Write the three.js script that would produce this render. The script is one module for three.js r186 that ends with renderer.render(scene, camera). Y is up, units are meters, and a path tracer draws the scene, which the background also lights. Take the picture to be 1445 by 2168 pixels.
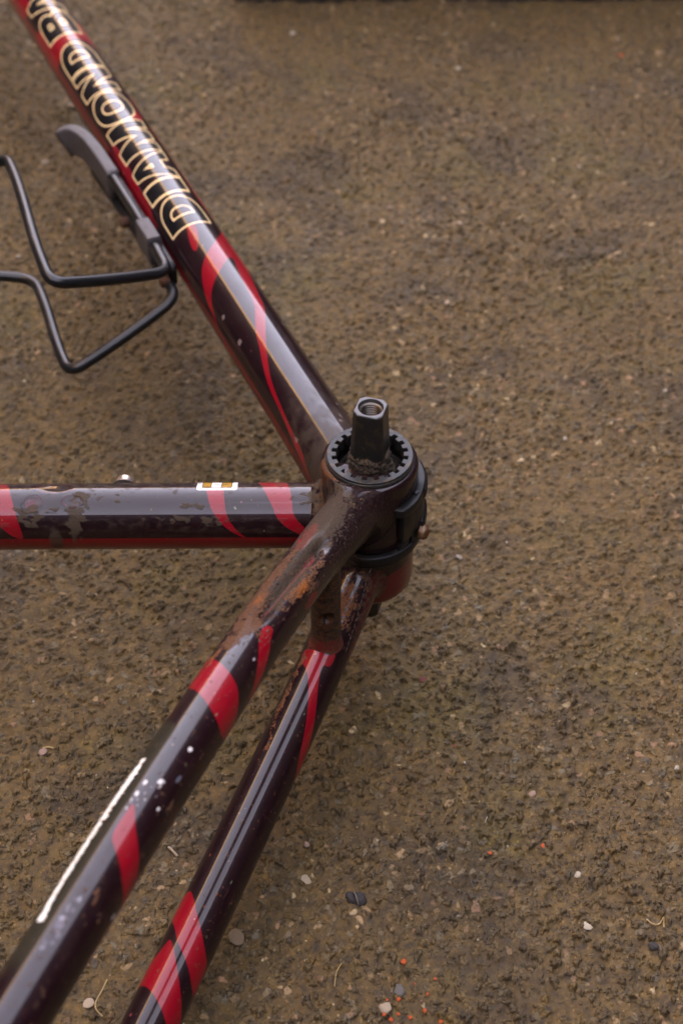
import * as THREE from 'three';
import { mergeGeometries, mergeVertices } from 'three/addons/utils/BufferGeometryUtils.js';

// ---------------------------------------------------------------- camera, sky, sun, exposure
const scene = new THREE.Scene();
const camera = new THREE.PerspectiveCamera(39.6, 682 / 1024, 0.02, 200);
camera.position.set(-0.0132, 0.5164, 0.4347);
camera.rotation.set(-Math.PI / 4, 0, 0);
camera.focus = 0.578;
camera.userData.fStop = 10;
scene.add(camera);

const renderer = new THREE.WebGLRenderer({ antialias: true });
renderer.toneMapping = THREE.LinearToneMapping;
renderer.toneMappingExposure = 12.7;
renderer.shadowMap.enabled = true;
renderer.setSize(682, 1024);

{ // an even evening sky, a little paler towards the horizon
  const w = 64, h = 32, a = new Float32Array(w * h * 4);
  for (let y = 0; y < h; y++) {
    const up = Math.max(0, Math.sin(((y + 0.5) / h - 0.5) * Math.PI));
    const k = 0.88 - 0.62 * up;
    for (let x = 0; x < w; x++) a.set([k * 0.96, k * 0.925, k * 1.14, 1], (y * w + x) * 4);
  }
  const t = new THREE.DataTexture(a, w, h, THREE.RGBAFormat, THREE.FloatType);
  t.mapping = THREE.EquirectangularReflectionMapping;
  t.magFilter = THREE.LinearFilter;
  t.needsUpdate = true;
  scene.background = t;
  scene.environment = t;
}
const sun = new THREE.DirectionalLight(0xffdcae, 5);
sun.position.set(8.2, 2.05, 3.4);
sun.castShadow = true;
sun.shadow.radius = 2;
sun.shadow.mapSize.set(2048, 2048);
Object.assign(sun.shadow.camera, { left: -12, right: 12, top: 12, bottom: -12, near: 0.1, far: 40 });
scene.add(sun);

// ---------------------------------------------------------------- helpers
function rng(seed) {
  let s = seed >>> 0;
  return () => { s = (s + 0x6d2b79f5) | 0; let t = Math.imul(s ^ (s >>> 15), 1 | s); t = (t + Math.imul(t ^ (t >>> 7), 61 | t)) ^ t; return ((t ^ (t >>> 14)) >>> 0) / 4294967296; };
}
const PERM = new Uint8Array(512);
{ const r = rng(77), p = Array.from({ length: 256 }, (_, i) => i); for (let i = 255; i > 0; i--) { const j = Math.floor(r() * (i + 1)); [p[i], p[j]] = [p[j], p[i]]; } for (let i = 0; i < 512; i++) PERM[i] = p[i & 255]; }
const GX = [1, -1, 0, 0, 0.707, -0.707, 0.707, -0.707], GY = [0, 0, 1, -1, 0.707, 0.707, -0.707, -0.707];
function n2(x, y) { // gradient noise, about -1..1
  const xf = Math.floor(x), yf = Math.floor(y), X = xf & 255, Y = yf & 255;
  x -= xf; y -= yf;
  const u = x * x * x * (x * (x * 6 - 15) + 10), v = y * y * y * (y * (y * 6 - 15) + 10);
  const a = PERM[PERM[X] + Y] & 7, b = PERM[PERM[X + 1] + Y] & 7, c = PERM[PERM[X] + Y + 1] & 7, d = PERM[PERM[X + 1] + Y + 1] & 7;
  const p = GX[a] * x + GY[a] * y, q = GX[b] * (x - 1) + GY[b] * y, r = GX[c] * x + GY[c] * (y - 1), s = GX[d] * (x - 1) + GY[d] * (y - 1);
  return 1.5 * (p + u * (q - p) + v * (r + u * (s - r) - p - u * (q - p)));
}
function fbm(x, y, o = 4) { let s = 0, a = 0.5; for (let i = 0; i < o; i++) { s += a * n2(x, y); a *= 0.5; x = x * 2.03 + 17.1; y = y * 2.03 + 5.7; } return s; }
const clamp = (x, a = 0, b = 1) => Math.min(b, Math.max(a, x));
const step = (a, b, x) => { const t = clamp((x - a) / (b - a)); return t * t * (3 - 2 * t); };
const mix = (a, b, t) => a + (b - a) * t;
const V = (x, y, z) => new THREE.Vector3(x, y, z);
const RAD = Math.PI / 180;

function dataTexture(data, w, h, srgb, wrap = THREE.RepeatWrapping) {
  const t = new THREE.DataTexture(data, w, h, THREE.RGBAFormat, THREE.UnsignedByteType);
  t.magFilter = THREE.LinearFilter; t.wrapS = t.wrapT = wrap;
  if (srgb) t.colorSpace = THREE.SRGBColorSpace;
  t.needsUpdate = true;
  return t;
}
const S8 = (c) => 255 * (c <= 0.0031308 ? 12.92 * c : 1.055 * Math.pow(c, 1 / 2.4) - 0.055);
const SLUT = new Uint8Array(4097); for (let i = 0; i <= 4096; i++) SLUT[i] = Math.round(S8(i / 4096));
const s8 = (c) => SLUT[Math.round(clamp(c) * 4096)];

const taken = {};
function numbered(name) { const n = taken[name] = (taken[name] ?? -1) + 1; return n ? `${name}_${String(n).padStart(3, '0')}` : name; }
function mesh(name, geometry, material, parent) {
  const m = new THREE.Mesh(geometry, material);
  m.name = parent === scene ? numbered(name) : name; m.castShadow = m.receiveShadow = true;
  parent.add(m);
  return m;
}
function tag(o, label, category, group) { Object.assign(o.userData, { label, category }); if (group) o.userData.group = group; return o; }
function structure(name, geometry, material) { const m = mesh(name, geometry, material, scene); m.userData.kind = 'structure'; return m; }

// a grid of points closed round in j; rows i = 0..ni
function gridGeometry(ni, nj, point, uv) {
  const pos = new Float32Array((ni + 1) * (nj + 1) * 3), uvs = new Float32Array((ni + 1) * (nj + 1) * 2), idx = [];
  const p = V(0, 0, 0);
  for (let i = 0, k = 0; i <= ni; i++) for (let j = 0; j <= nj; j++, k++) {
    point(i, j, p); pos[3 * k] = p.x; pos[3 * k + 1] = p.y; pos[3 * k + 2] = p.z;
    const q = uv(i, j); uvs[2 * k] = q[0]; uvs[2 * k + 1] = q[1];
  }
  for (let i = 0; i < ni; i++) for (let j = 0; j < nj; j++) { const a = i * (nj + 1) + j, b = a + 1, c = a + nj + 1, d = c + 1; idx.push(a, b, c, b, d, c); }
  const g = new THREE.BufferGeometry();
  g.setAttribute('position', new THREE.BufferAttribute(pos, 3));
  g.setAttribute('uv', new THREE.BufferAttribute(uvs, 2));
  g.setIndex(idx);
  g.computeVertexNormals();
  const n = g.attributes.normal;
  for (let i = 0; i <= ni; i++) { // join the seam
    const a = i * (nj + 1), b = a + nj, s = V(n.getX(a) + n.getX(b), n.getY(a) + n.getY(b), n.getZ(a) + n.getZ(b)).normalize();
    n.setXYZ(a, s.x, s.y, s.z); n.setXYZ(b, s.x, s.y, s.z);
  }
  return g;
}
// lathe about y from [radius, y] points; creases between them are softened by doubling close points
function lathe(points, seg = 64) { return new THREE.LatheGeometry(points.map(([r, y]) => new THREE.Vector2(r, y)), seg); }
// a polyline with rounded corners
function rounded(points, radius) {
  const out = [points[0].clone()];
  for (let i = 1; i < points.length - 1; i++) {
    const p = points[i], a = points[i - 1].clone().sub(p), b = points[i + 1].clone().sub(p);
    const ra = Math.min(radius, a.length() * 0.48), rb = Math.min(radius, b.length() * 0.48);
    const A = p.clone().add(a.setLength(ra)), B = p.clone().add(b.setLength(rb));
    for (let k = 0; k <= 8; k++) { const t = k / 8; out.push(A.clone().multiplyScalar((1 - t) ** 2).addScaledVector(p, 2 * t * (1 - t)).addScaledVector(B, t * t)); }
  }
  out.push(points[points.length - 1].clone());
  return out;
}
function wire(points, r, bend, seg = 160) {
  const c = new THREE.CatmullRomCurve3(rounded(points, bend), false, 'chordal');
  return new THREE.TubeGeometry(c, seg, r, 14, false);
}
// section (superellipse) carried round the y axis: at(az) -> [rIn, rOut, y0, y1]
function arcSlab(az0, az1, n, at, power = 4) {
  const M = 20, g = gridGeometry(n + 2, M, (i, j, p) => {
    const end = i === 0 || i === n + 2, k = clamp(i - 1, 0, n), az = (az0 + (az1 - az0) * k / n) * RAD;
    const [ri, ro, y0, y1] = at(az0 + (az1 - az0) * k / n);
    const t = j / M * 2 * Math.PI, c = Math.cos(t), s = Math.sin(t), q = end ? 0 : 1;
    const r = (ri + ro) / 2 + q * (ro - ri) / 2 * Math.sign(c) * Math.abs(c) ** (2 / power), y = (y0 + y1) / 2 + q * (y1 - y0) / 2 * Math.sign(s) * Math.abs(s) ** (2 / power);
    p.set(r * Math.cos(az), y, r * Math.sin(az));
  }, (i, j) => [i * 0.003, j * 0.002]);
  return g;
}

// ---------------------------------------------------------------- the setting
const BB = V(0, 0.08, 0);
const addedCoping = new THREE.MeshStandardMaterial({ color: new THREE.Color(0.62, 0.44, 0.22), roughness: 0.9 });
const addedWall = new THREE.MeshStandardMaterial({ color: new THREE.Color(0.040, 0.024, 0.016), roughness: 0.9 });
const addedDarkWall = new THREE.MeshStandardMaterial({ color: new THREE.Color(0.020, 0.016, 0.014), roughness: 0.9 });
function wallBox(w, h, d, x, z) { const g = new THREE.BoxGeometry(w, h, d); g.translate(x, h / 2 - 0.02, z); return g; }  // the walls below are unseen, added to bound the sky reflected in the tubes
structure('added_wall_left', wallBox(0.25, 2.75, 13.4, -2.10, -2.2), addedWall);
{ const g = new THREE.BoxGeometry(0.31, 0.42, 13.4); g.translate(-2.10, 2.94, -2.2); structure('added_coping', g, addedCoping); }  // unseen pale course, added for the warm highlight line on the tubes
structure('added_wall_right', wallBox(0.25, 3.55, 13.4, 2.02, -2.2), addedDarkWall);
structure('added_wall_far', wallBox(3.95, 2.9, 0.25, 0, -8.75), addedWall);
{ const g = new THREE.BoxGeometry(3.95, 0.42, 0.31); g.translate(0, 3.09, -8.75); structure('added_coping', g, addedCoping); }  // same added course across the far end, out of view
structure('added_wall_near', wallBox(3.95, 4.5, 0.25, 0, 3.8), addedDarkWall);  // added behind the camera, tall to cut the fill light

const GX0 = -0.34, GX1 = 0.34, GZ0 = -0.70, GZ1 = 0.26, GN = 2048;
function makeGround() {
  const N = GN, sx = (GX1 - GX0) / N, sz = (GZ1 - GZ0) / N, H = new Float32Array(N * N), C = new Float32Array(N * N * 3), R = rng(5);
  for (let j = 0, k = 0; j < N; j++) for (let i = 0; i < N; i++, k++) {
    const x = GX0 + (i + 0.5) * sx, z = GZ0 + (j + 0.5) * sz;
    const big = fbm(x * 9 + 3, z * 9 + 1, 3), mid = fbm(x * 34 + 9, z * 34, 3), lump = fbm(x * 120, z * 120 + 40, 3), fine = fbm(x * 420 + 7, z * 420, 2);
    const rough = 0.75 + 0.5 * step(-0.25, 0.3, fbm(x * 7 + 20, z * 7 + 11, 2)); // smoother and rougher patches
    H[k] = 0.0022 * big + 0.0022 * mid + rough * (0.0024 * lump + 0.0008 * fine) + 0.00009 * (R() - 0.5);
    const moss = step(0.05, 0.34, fbm(x * 11 + 31, z * 11 + 8, 4)), dark = step(0.0, 0.32, fbm(x * 14 + 2, z * 14 + 51, 4)), dust = step(-0.05, 0.35, fbm(x * 30 + 71, z * 30 + 3, 4));
    let r = 0.100, g = 0.0730, b = 0.0350;
    r = mix(r, 0.092, moss * 0.9); g = mix(g, 0.0750, moss * 0.9); b = mix(b, 0.0190, moss * 0.9);
    r = mix(r, 0.046, dark * 0.75); g = mix(g, 0.034, dark * 0.75); b = mix(b, 0.0215, dark * 0.75);
    r = mix(r, 0.135, dust * 0.35); g = mix(g, 0.100, dust * 0.35); b = mix(b, 0.0600, dust * 0.35);
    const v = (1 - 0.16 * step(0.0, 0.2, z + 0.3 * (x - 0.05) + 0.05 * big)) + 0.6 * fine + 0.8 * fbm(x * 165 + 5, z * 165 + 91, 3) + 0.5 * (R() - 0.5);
    const speck = R() < 0.009 ? 3.2 : 1;
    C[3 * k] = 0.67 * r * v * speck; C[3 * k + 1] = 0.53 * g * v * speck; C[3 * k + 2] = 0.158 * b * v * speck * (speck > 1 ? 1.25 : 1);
  }
  // embedded stones, pressed into the tar
  const kinds = [[0.30, 0.22, 0.14], [0.15, 0.125, 0.09], [0.12, 0.115, 0.10], [0.05, 0.043, 0.034], [0.28, 0.175, 0.125], [0.42, 0.35, 0.25], [0.13, 0.095, 0.05], [0.09, 0.08, 0.065]];
  const weight = [0.12, 0.36, 0.54, 0.70, 0.78, 0.815, 0.93, 1];
  const G = new Float32Array(N * N);
  for (let n = 0; n < 105000; n++) { // the grain of the surface: chippings side by side, crevices between them
    const x = mix(GX0, GX1, R()), z = mix(GZ0, GZ1, R()), wear = step(-0.3, 0.35, fbm(x * 8 + 60, z * 8 + 21, 3)), r = 0.0006 + 0.0016 * R() ** 1.6, high = r * (0.4 + 0.95 * R()) * mix(0.6, 1, wear) + 0.0004 * R(), t0 = 0.15 + 0.6 * R() ** 1.5, q = 0.45 + 1.25 * R() ** 1.6, warm = R(), p1 = R() * 6.3, p2 = R() * 6.3, flat = 0.55 + 0.45 * R(), tilt = (R() - 0.5) * 0.7, turn = R() * 3.14, ct = Math.cos(turn), st = Math.sin(turn);
    const i0 = Math.max(0, Math.floor((x - r * 1.35 - GX0) / sx)), i1 = Math.min(N - 1, Math.ceil((x + r * 1.35 - GX0) / sx)), j0 = Math.max(0, Math.floor((z - r * 1.35 - GZ0) / sz)), j1 = Math.min(N - 1, Math.ceil((z + r * 1.35 - GZ0) / sz));
    const cr = 0.078 * q, cg = mix(0.048, 0.058, warm) * q, cb = mix(0.0115, 0.025, warm) * q;
    for (let j = j0; j <= j1; j++) for (let i = i0; i <= i1; i++) {
      const dx = GX0 + (i + 0.5) * sx - x, dz = GZ0 + (j + 0.5) * sz - z, u = (dx * ct + dz * st) / r, v = (-dx * st + dz * ct) / (r * flat), ang = Math.atan2(v, u), d = Math.hypot(u, v) / (1 + 0.18 * Math.sin(3 * ang + p1) + 0.12 * Math.sin(5 * ang + p2));
      if (d > 1) continue;
      const k = j * N + i, h = high * (step(1, 0.45, d) + 0.15 * (1 - d)) * (1 + tilt * u);
      if (h > G[k]) { G[k] = h; const t = t0 * step(1, 0.8, d); C[3 * k] = mix(C[3 * k], cr, t); C[3 * k + 1] = mix(C[3 * k + 1], cg, t); C[3 * k + 2] = mix(C[3 * k + 2], cb, t); }
    }
  }
  for (let k = 0; k < N * N; k++) H[k] += G[k];
  for (let n = 0; n < 64000; n++) {
    const x = mix(GX0, GX1, R()), z = mix(GZ0, GZ1, R()), w = R(), kind = kinds[weight.findIndex((q) => w <= q)];
    const patch = step(-0.35, 0.35, fbm(x * 10 + 13, z * 10 + 77, 3)), r = 0.00035 + 0.0019 * R() ** 3.6, show = (0.25 + 0.75 * R()) * mix(0.35, 1, patch) * (kind[0] > 0.4 ? 1 : 0.85);
    if (R() > 0.45 + 0.55 * patch) continue;
    const turn = R() * 3.14, flat = 0.55 + 0.45 * R(), p1 = R() * 6.3, p2 = R() * 6.3, high = r * (0.12 + 0.3 * R()), tilt = (R() - 0.5) * 0.5, ct = Math.cos(turn), st = Math.sin(turn);
    const i0 = Math.max(0, Math.floor((x - r * 1.5 - GX0) / sx)), i1 = Math.min(N - 1, Math.ceil((x + r * 1.5 - GX0) / sx)), j0 = Math.max(0, Math.floor((z - r * 1.5 - GZ0) / sz)), j1 = Math.min(N - 1, Math.ceil((z + r * 1.5 - GZ0) / sz));
    for (let j = j0; j <= j1; j++) for (let i = i0; i <= i1; i++) {
      const dx = GX0 + (i + 0.5) * sx - x, dz = GZ0 + (j + 0.5) * sz - z, u = (dx * ct + dz * st) / r, v = (-dx * st + dz * ct) / (r * flat), a = Math.atan2(v, u);
      const d = Math.hypot(u, v) / (1 + 0.2 * Math.sin(2 * a + p1) + 0.14 * Math.sin(3 * a + p2));
      if (d > 1.15) continue;
      const k = j * N + i, m = step(1.08, 0.8, d), t = m * show;
      H[k] += m * high * (1 + tilt * u) - (d > 0.95 ? 0.00012 : 0);
      const q = 0.85 + 0.3 * R();
      for (let c = 0; c < 3; c++) C[3 * k + c] = mix(C[3 * k + c], kind[c] * q * [0.98, 0.90, 0.66][c], t);
    }
  }
  // smooth copy for the mesh; the rest goes to the bump map
  const B = new Float32Array(N * N), T = new Float32Array(N * N), K = 1;
  for (let j = 0; j < N; j++) for (let i = 0; i < N; i++) { let s = 0; for (let d = -K; d <= K; d++) s += H[j * N + clamp(i + d, 0, N - 1)]; T[j * N + i] = s / (2 * K + 1); }
  for (let j = 0; j < N; j++) for (let i = 0; i < N; i++) { let s = 0; for (let d = -1; d <= 1; d++) s += T[clamp(j + d, 0, N - 1) * N + i]; B[j * N + i] = s / 3; }
  const col = new Uint8Array(N * N * 4), bump = new Uint8Array(N * N * 4);
  for (let k = 0; k < N * N; k++) {
    for (let c = 0; c < 3; c++) col[4 * k + c] = s8(C[3 * k + c]);
    const h = clamp(127.5 + (H[k] - B[k]) / 0.0016 * 255, 0, 255);
    bump[4 * k] = bump[4 * k + 1] = bump[4 * k + 2] = h; col[4 * k + 3] = bump[4 * k + 3] = 255;
  }
  const height = (x, z) => {
    const edge = Math.min(step(0, 0.02, x - GX0), step(0, 0.02, GX1 - x), step(0, 0.02, z - GZ0), step(0, 0.02, GZ1 - z));
    if (edge <= 0) return 0;
    const fx = clamp((x - GX0) / sx - 0.5, 0, N - 1.001), fz = clamp((z - GZ0) / sz - 0.5, 0, N - 1.001), i = Math.floor(fx), j = Math.floor(fz), u = fx - i, v = fz - j, k = j * N + i;
    return edge * mix(mix(B[k], B[k + 1], u), mix(B[k + N], B[k + N + 1], u), v);
  };
  const axis = (a, b, n, far) => {
    const o = []; for (let i = 0; i <= n; i++) o.push(a + (b - a) * i / n);
    for (let d = 0.02, q = 0; q < far; d += 0) { q = o[o.length - 1] - b + d; o.push(b + q); o.unshift(a - q); d *= 1.6; }
    return o;
  };
  const xs = axis(GX0, GX1, 860, 14), zs = axis(GZ0, GZ1, 1200, 14), nx = xs.length, nz = zs.length;
  const pos = new Float32Array(nx * nz * 3), uv = new Float32Array(nx * nz * 2), idx = new Uint32Array((nx - 1) * (nz - 1) * 6);
  for (let j = 0, k = 0; j < nz; j++) for (let i = 0; i < nx; i++, k++) {
    pos[3 * k] = xs[i]; pos[3 * k + 1] = height(xs[i], zs[j]); pos[3 * k + 2] = zs[j];
    uv[2 * k] = (xs[i] - GX0) / (GX1 - GX0); uv[2 * k + 1] = (zs[j] - GZ0) / (GZ1 - GZ0);
  }
  for (let j = 0, o = 0; j < nz - 1; j++) for (let i = 0; i < nx - 1; i++, o += 6) { const a = j * nx + i, b = a + 1, c = a + nx, d = c + 1; idx[o] = a; idx[o + 1] = c; idx[o + 2] = b; idx[o + 3] = b; idx[o + 4] = c; idx[o + 5] = d; }
  const g = new THREE.BufferGeometry();
  g.setAttribute('position', new THREE.BufferAttribute(pos, 3)); g.setAttribute('uv', new THREE.BufferAttribute(uv, 2)); g.setIndex(new THREE.BufferAttribute(idx, 1)); g.computeVertexNormals();
  const W = THREE.MirroredRepeatWrapping;
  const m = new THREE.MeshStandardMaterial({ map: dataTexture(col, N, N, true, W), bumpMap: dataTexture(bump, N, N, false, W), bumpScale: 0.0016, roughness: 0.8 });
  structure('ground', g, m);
  return height;
}
const groundAt = makeGround();

{ // a dark raised edge that closes the ground off at the far side
  const s = new THREE.Shape(); s.moveTo(0, -0.02); s.lineTo(0, 0.105); s.quadraticCurveTo(0, 0.12, -0.015, 0.12); s.lineTo(-0.3, 0.12); s.lineTo(-0.3, -0.02); s.closePath();
  const g = new THREE.ExtrudeGeometry(s, { depth: 1.95, bevelEnabled: false, curveSegments: 6 });
  g.rotateY(-Math.PI / 2); g.translate(0, 0, 0);
  const p = g.attributes.position; // shape x -> z
  const k = structure('dark_edge', g, new THREE.MeshStandardMaterial({ color: new THREE.Color(0.018, 0.013, 0.010), roughness: 0.85 }));
  k.position.set(1.85, 0, -0.667); k.rotation.y = 0.004;
}

// ---------------------------------------------------------------- paint
const PLUM = '#160509', RED = '#780314', CREAM = '#e0c48c';
// draw(ctx, X, Y): paint and print in metres along and degrees round the tube; wear(s, th, out): mud, rust and chips over it
function paintMaterial(W, H, s0, s1, draw, wear, coatRough = 0.045) {
  const cv = document.createElement('canvas'); cv.width = W; cv.height = H;
  const ctx = cv.getContext('2d');
  ctx.fillStyle = PLUM; ctx.fillRect(0, 0, W, H);
  const X = (mm) => (mm / 1000 - s0) / (s1 - s0) * W, Y = (deg) => (deg + 180) / 360 * H;
  const poly = (pts, color, smooth = true) => {
    ctx.fillStyle = color; ctx.beginPath();
    const q = []; for (let i = 0; i < pts.length; i += 2) q.push([X(pts[i]), Y(pts[i + 1])]);
    if (smooth) {
      const n = q.length, m = (a, b) => [(a[0] + b[0]) / 2, (a[1] + b[1]) / 2];
      ctx.moveTo(...m(q[n - 1], q[0]));
      for (let i = 0; i < n; i++) ctx.quadraticCurveTo(...q[i], ...m(q[i], q[(i + 1) % n]));
    } else { ctx.moveTo(...q[0]); q.slice(1).forEach((p) => ctx.lineTo(...p)); }
    ctx.closePath(); ctx.fill();
  };
  draw(ctx, X, Y, poly);
  { // hairline scratches and tiny chips through the lacquer
    const Q = rng(W * 3 + H + Math.round(s1 * 977));
    for (let i = 0; i < 150; i++) {
      const x = Q() * W, y = Y(-100 + 180 * Q()), a = Q() < 0.6 ? (Q() - 0.5) * 0.5 : Q() * 3.14, l = 6 + 60 * Q() ** 3;
      ctx.strokeStyle = `rgba(${150 + 60 * Q() | 0},${120 + 40 * Q() | 0},${105 + 40 * Q() | 0},${0.08 + 0.3 * Q() ** 2})`; ctx.lineWidth = 0.8 + 0.9 * Q();
      ctx.beginPath(); ctx.moveTo(x, y); ctx.quadraticCurveTo(x + Math.cos(a) * l * 0.5 + Q() * 4, y + Math.sin(a) * l * 0.5, x + Math.cos(a) * l, y + Math.sin(a) * l); ctx.stroke();
    }
    for (let i = 0; i < 110; i++) { const x = Q() * W, y = Y(-100 + 180 * Q()), r = 0.8 + 2.2 * Q() ** 3; ctx.fillStyle = `rgba(${110 + 70 * Q() | 0},${80 + 60 * Q() | 0},${66 + 50 * Q() | 0},${0.3 + 0.5 * Q()})`; ctx.beginPath(); ctx.ellipse(x, y, r * (1 + Q()), r, Q() * 3, 0, 6.3); ctx.fill(); }
  }
  const src = ctx.getImageData(0, 0, W, H).data, col = new Uint8Array(W * H * 4), prop = new Uint8Array(W * H * 4), bump = new Uint8Array(W * H * 4);
  const R = rng(W + H + Math.round(s1 * 1e4)), L = new Float32Array(256); for (let i = 0; i < 256; i++) { const c = i / 255; L[i] = c <= 0.04045 ? c / 12.92 : ((c + 0.055) / 1.055) ** 2.4; }
  const o = {};
  for (let j = 0, k = 0; j < H; j++) for (let i = 0; i < W; i++, k++) {
    const s = mix(s0, s1, (i + 0.5) / W), th = (j + 0.5) / H * 360 - 180;
    o.mud = 0; o.rust = 0; o.scuff = 0; o.h = 0; o.film = 0; o.dull = 0; o.base = L[src[4 * k + 1]];
    wear(s * 1000, th, o, R);
    o.mud = Math.max(o.mud, 0.10 * step(75, 20, Math.abs(th)) * step(-0.1, 0.4, fbm(s * 60 + 4, th * 0.03, 4)) + (R() < 0.004 ? 0.4 * R() : 0));
    let r = L[src[4 * k]], g = L[src[4 * k + 1]], b = L[src[4 * k + 2]], coat = 0.74, rough = 0.38;
    const grain = 0.8 + 0.4 * R();
    if (o.scuff > 0) { r = mix(r, 0.30, 0.5 * o.scuff); g = mix(g, 0.23, 0.5 * o.scuff); b = mix(b, 0.20, 0.5 * o.scuff); coat *= 1 - 0.5 * o.scuff; }
    if (o.film > 0) { r = mix(r, 0.022, o.film); g = mix(g, 0.020, o.film); b = mix(b, 0.012, o.film); coat *= 1 - 0.85 * o.film; rough = mix(rough, 0.42, o.film); }
    if (o.dull > 0) { coat *= 1 - o.dull; rough = mix(rough, 0.6, o.dull); }
    if (o.mud > 0) { const t = o.mud; r = mix(r, 0.056 * grain, t); g = mix(g, 0.041 * grain, t); b = mix(b, 0.0265 * grain, t); coat *= 1 - t; rough = mix(rough, 0.9, t); }
    if (o.rust > 0) { const t = o.rust, q = grain * (0.6 + 0.9 * (o.tone ?? 0.5)); const w = clamp(o.tone ?? 0.5), gr2 = 0.45 + 1.1 * R(); r = mix(r, mix(0.075, 0.19, w) * gr2, t); g = mix(g, mix(0.043, 0.062, w) * gr2, t); b = mix(b, mix(0.026, 0.013, w) * gr2, t); coat *= 1 - t; rough = mix(rough, 0.88, t); }
    col[4 * k] = s8(r); col[4 * k + 1] = s8(g); col[4 * k + 2] = s8(b); col[4 * k + 3] = 255;
    prop[4 * k] = 255 * coat; prop[4 * k + 1] = 255 * rough; prop[4 * k + 2] = 0; prop[4 * k + 3] = 255;
    const h = clamp(60 + 130 * (o.mud * (0.5 + 0.6 * grain - 0.3) * 0.6 + o.rust * (0.3 + 0.5 * (grain - 0.6))) + o.h * 120, 0, 255);
    bump[4 * k] = bump[4 * k + 1] = bump[4 * k + 2] = h; bump[4 * k + 3] = 255;
  }
  const P = dataTexture(prop, W, H, false);
  return new THREE.MeshPhysicalMaterial({ map: dataTexture(col, W, H, true), roughness: 1, roughnessMap: P, clearcoat: 1, clearcoatMap: P, clearcoatRoughness: coatRough, specularIntensity: 0.2, bumpMap: dataTexture(bump, W, H, false), bumpScale: 0.0007, metalness: 0 });
}
// sum of soft spots [s mm, deg, half length mm, half width deg, strength]
function spots(list) { return (s, th) => { let f = 0; for (const [a, b, c, d, e] of list) { const u = (s - a) / c, v = (th - b) / d, q = u * u + v * v; if (q < 6) f += e * Math.exp(-q); } return f; }; }

// ---------------------------------------------------------------- the bicycle frame
const frame = new THREE.Group();
frame.name = 'bicycle_frame';
frame.position.set(0, 0, 0);
tag(frame, 'glossy maroon bicycle frame with red flames lying on its side across the ground', 'bicycle frame');
scene.add(frame);

const SX = -0.0014, SHELL_R = 0.0201, SHELL_H = 0.034;
function shellSdf(p) { const a = Math.hypot(p.x - SX, p.z) - SHELL_R, b = Math.abs(p.y - BB.y) - SHELL_H + 0.002; return Math.min(Math.max(a, b), 0) + Math.hypot(Math.max(a, 0), Math.max(b, 0)) - 0.0; }
function smin(a, b, k) { const h = Math.max(k - Math.abs(a - b), 0) / k; return Math.min(a, b) - h * h * k / 4; }
// axisAt(s) -> point; tubes run from sA to sB; radius(s, thDeg); k: weld fillet
function frameTube(axisAt, sA, sB, ns, nt, radius, k, tex0, tex1, extra) {
  const F = [], easing = (t) => (k ? t * t * 0.6 + t * 0.4 : t);
  for (let i = 0; i <= ns; i++) {
    const s = sA + (sB - sA) * easing(i / ns), p = axisAt(s), d = axisAt(s + 0.001).sub(axisAt(s - 0.001)).normalize();
    const n = V(0, 1, 0).addScaledVector(d, -d.y).normalize(), e = d.clone().cross(n);
    F.push({ s, p, d, n, e });
  }
  const q = V(0, 0, 0), u = V(0, 0, 0);
  return gridGeometry(ns, nt, (i, j, out) => {
    const f = F[i], th = (j / nt) * 360 - 180, r = radius(f.s, th);
    u.copy(f.n).multiplyScalar(Math.cos(th * RAD)).addScaledVector(f.e, Math.sin(th * RAD));
    let rho = r;
    if (k) for (let t = 0; t < 24; t++) {
      q.copy(f.p).addScaledVector(u, rho);
      const v = smin(rho - r, shellSdf(q), k) ;
      if (v > -1e-5) break;
      rho = Math.min(rho - v * 0.9, r + k * 0.95);
    }
    if (k && i === 0) rho -= 0.0012;
    out.copy(f.p).addScaledVector(u, rho);
  }, (i, j) => [(F[i].s - tex0) / (tex1 - tex0), j / nt]);
}

// down tube, with the print along it
const dDown = V(-0.40837, 0, -0.91282);
function printWord(ctx, X, Y) {
  const boxes = [['D', 220, 249], ['I', 253, 268], ['A', 269, 297], ['M', 299, 335], ['O', 336, 372], ['N', 374, 404], ['D', 406, 440], ['B', 453, 486], ['A', 486, 519], ['C', 521, 553], ['K', 555, 590]];
  const top = Y(-55), bottom = Y(32);
  ctx.lineJoin = 'miter'; ctx.miterLimit = 3;
  const path = (fn) => { for (let [ch, a, b] of boxes) {
    ctx.save(); if (ch === 'I') ch = 'l'; ctx.font = 'bold 200px sans-serif'; ctx.textBaseline = 'alphabetic'; ctx.textAlign = 'left';
    const m = ctx.measureText(ch), l = m.actualBoundingBoxLeft, w = l + m.actualBoundingBoxRight, h = m.actualBoundingBoxAscent + m.actualBoundingBoxDescent;
    ctx.translate(X(a), bottom); ctx.scale((X(b) - X(a)) / (w + 14), (bottom - top) / (h + 14)); ctx.translate(l + 7, -m.actualBoundingBoxDescent - 7);
    fn(ch); ctx.restore();
  } };
  path((ch) => { ctx.lineWidth = 20; ctx.strokeStyle = CREAM; ctx.strokeText(ch, 0, 0); });
  path((ch) => { ctx.lineWidth = 8; ctx.strokeStyle = '#08090c'; ctx.fillStyle = '#08090c'; ctx.strokeText(ch, 0, 0); ctx.fillText(ch, 0, 0); });
}
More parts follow.
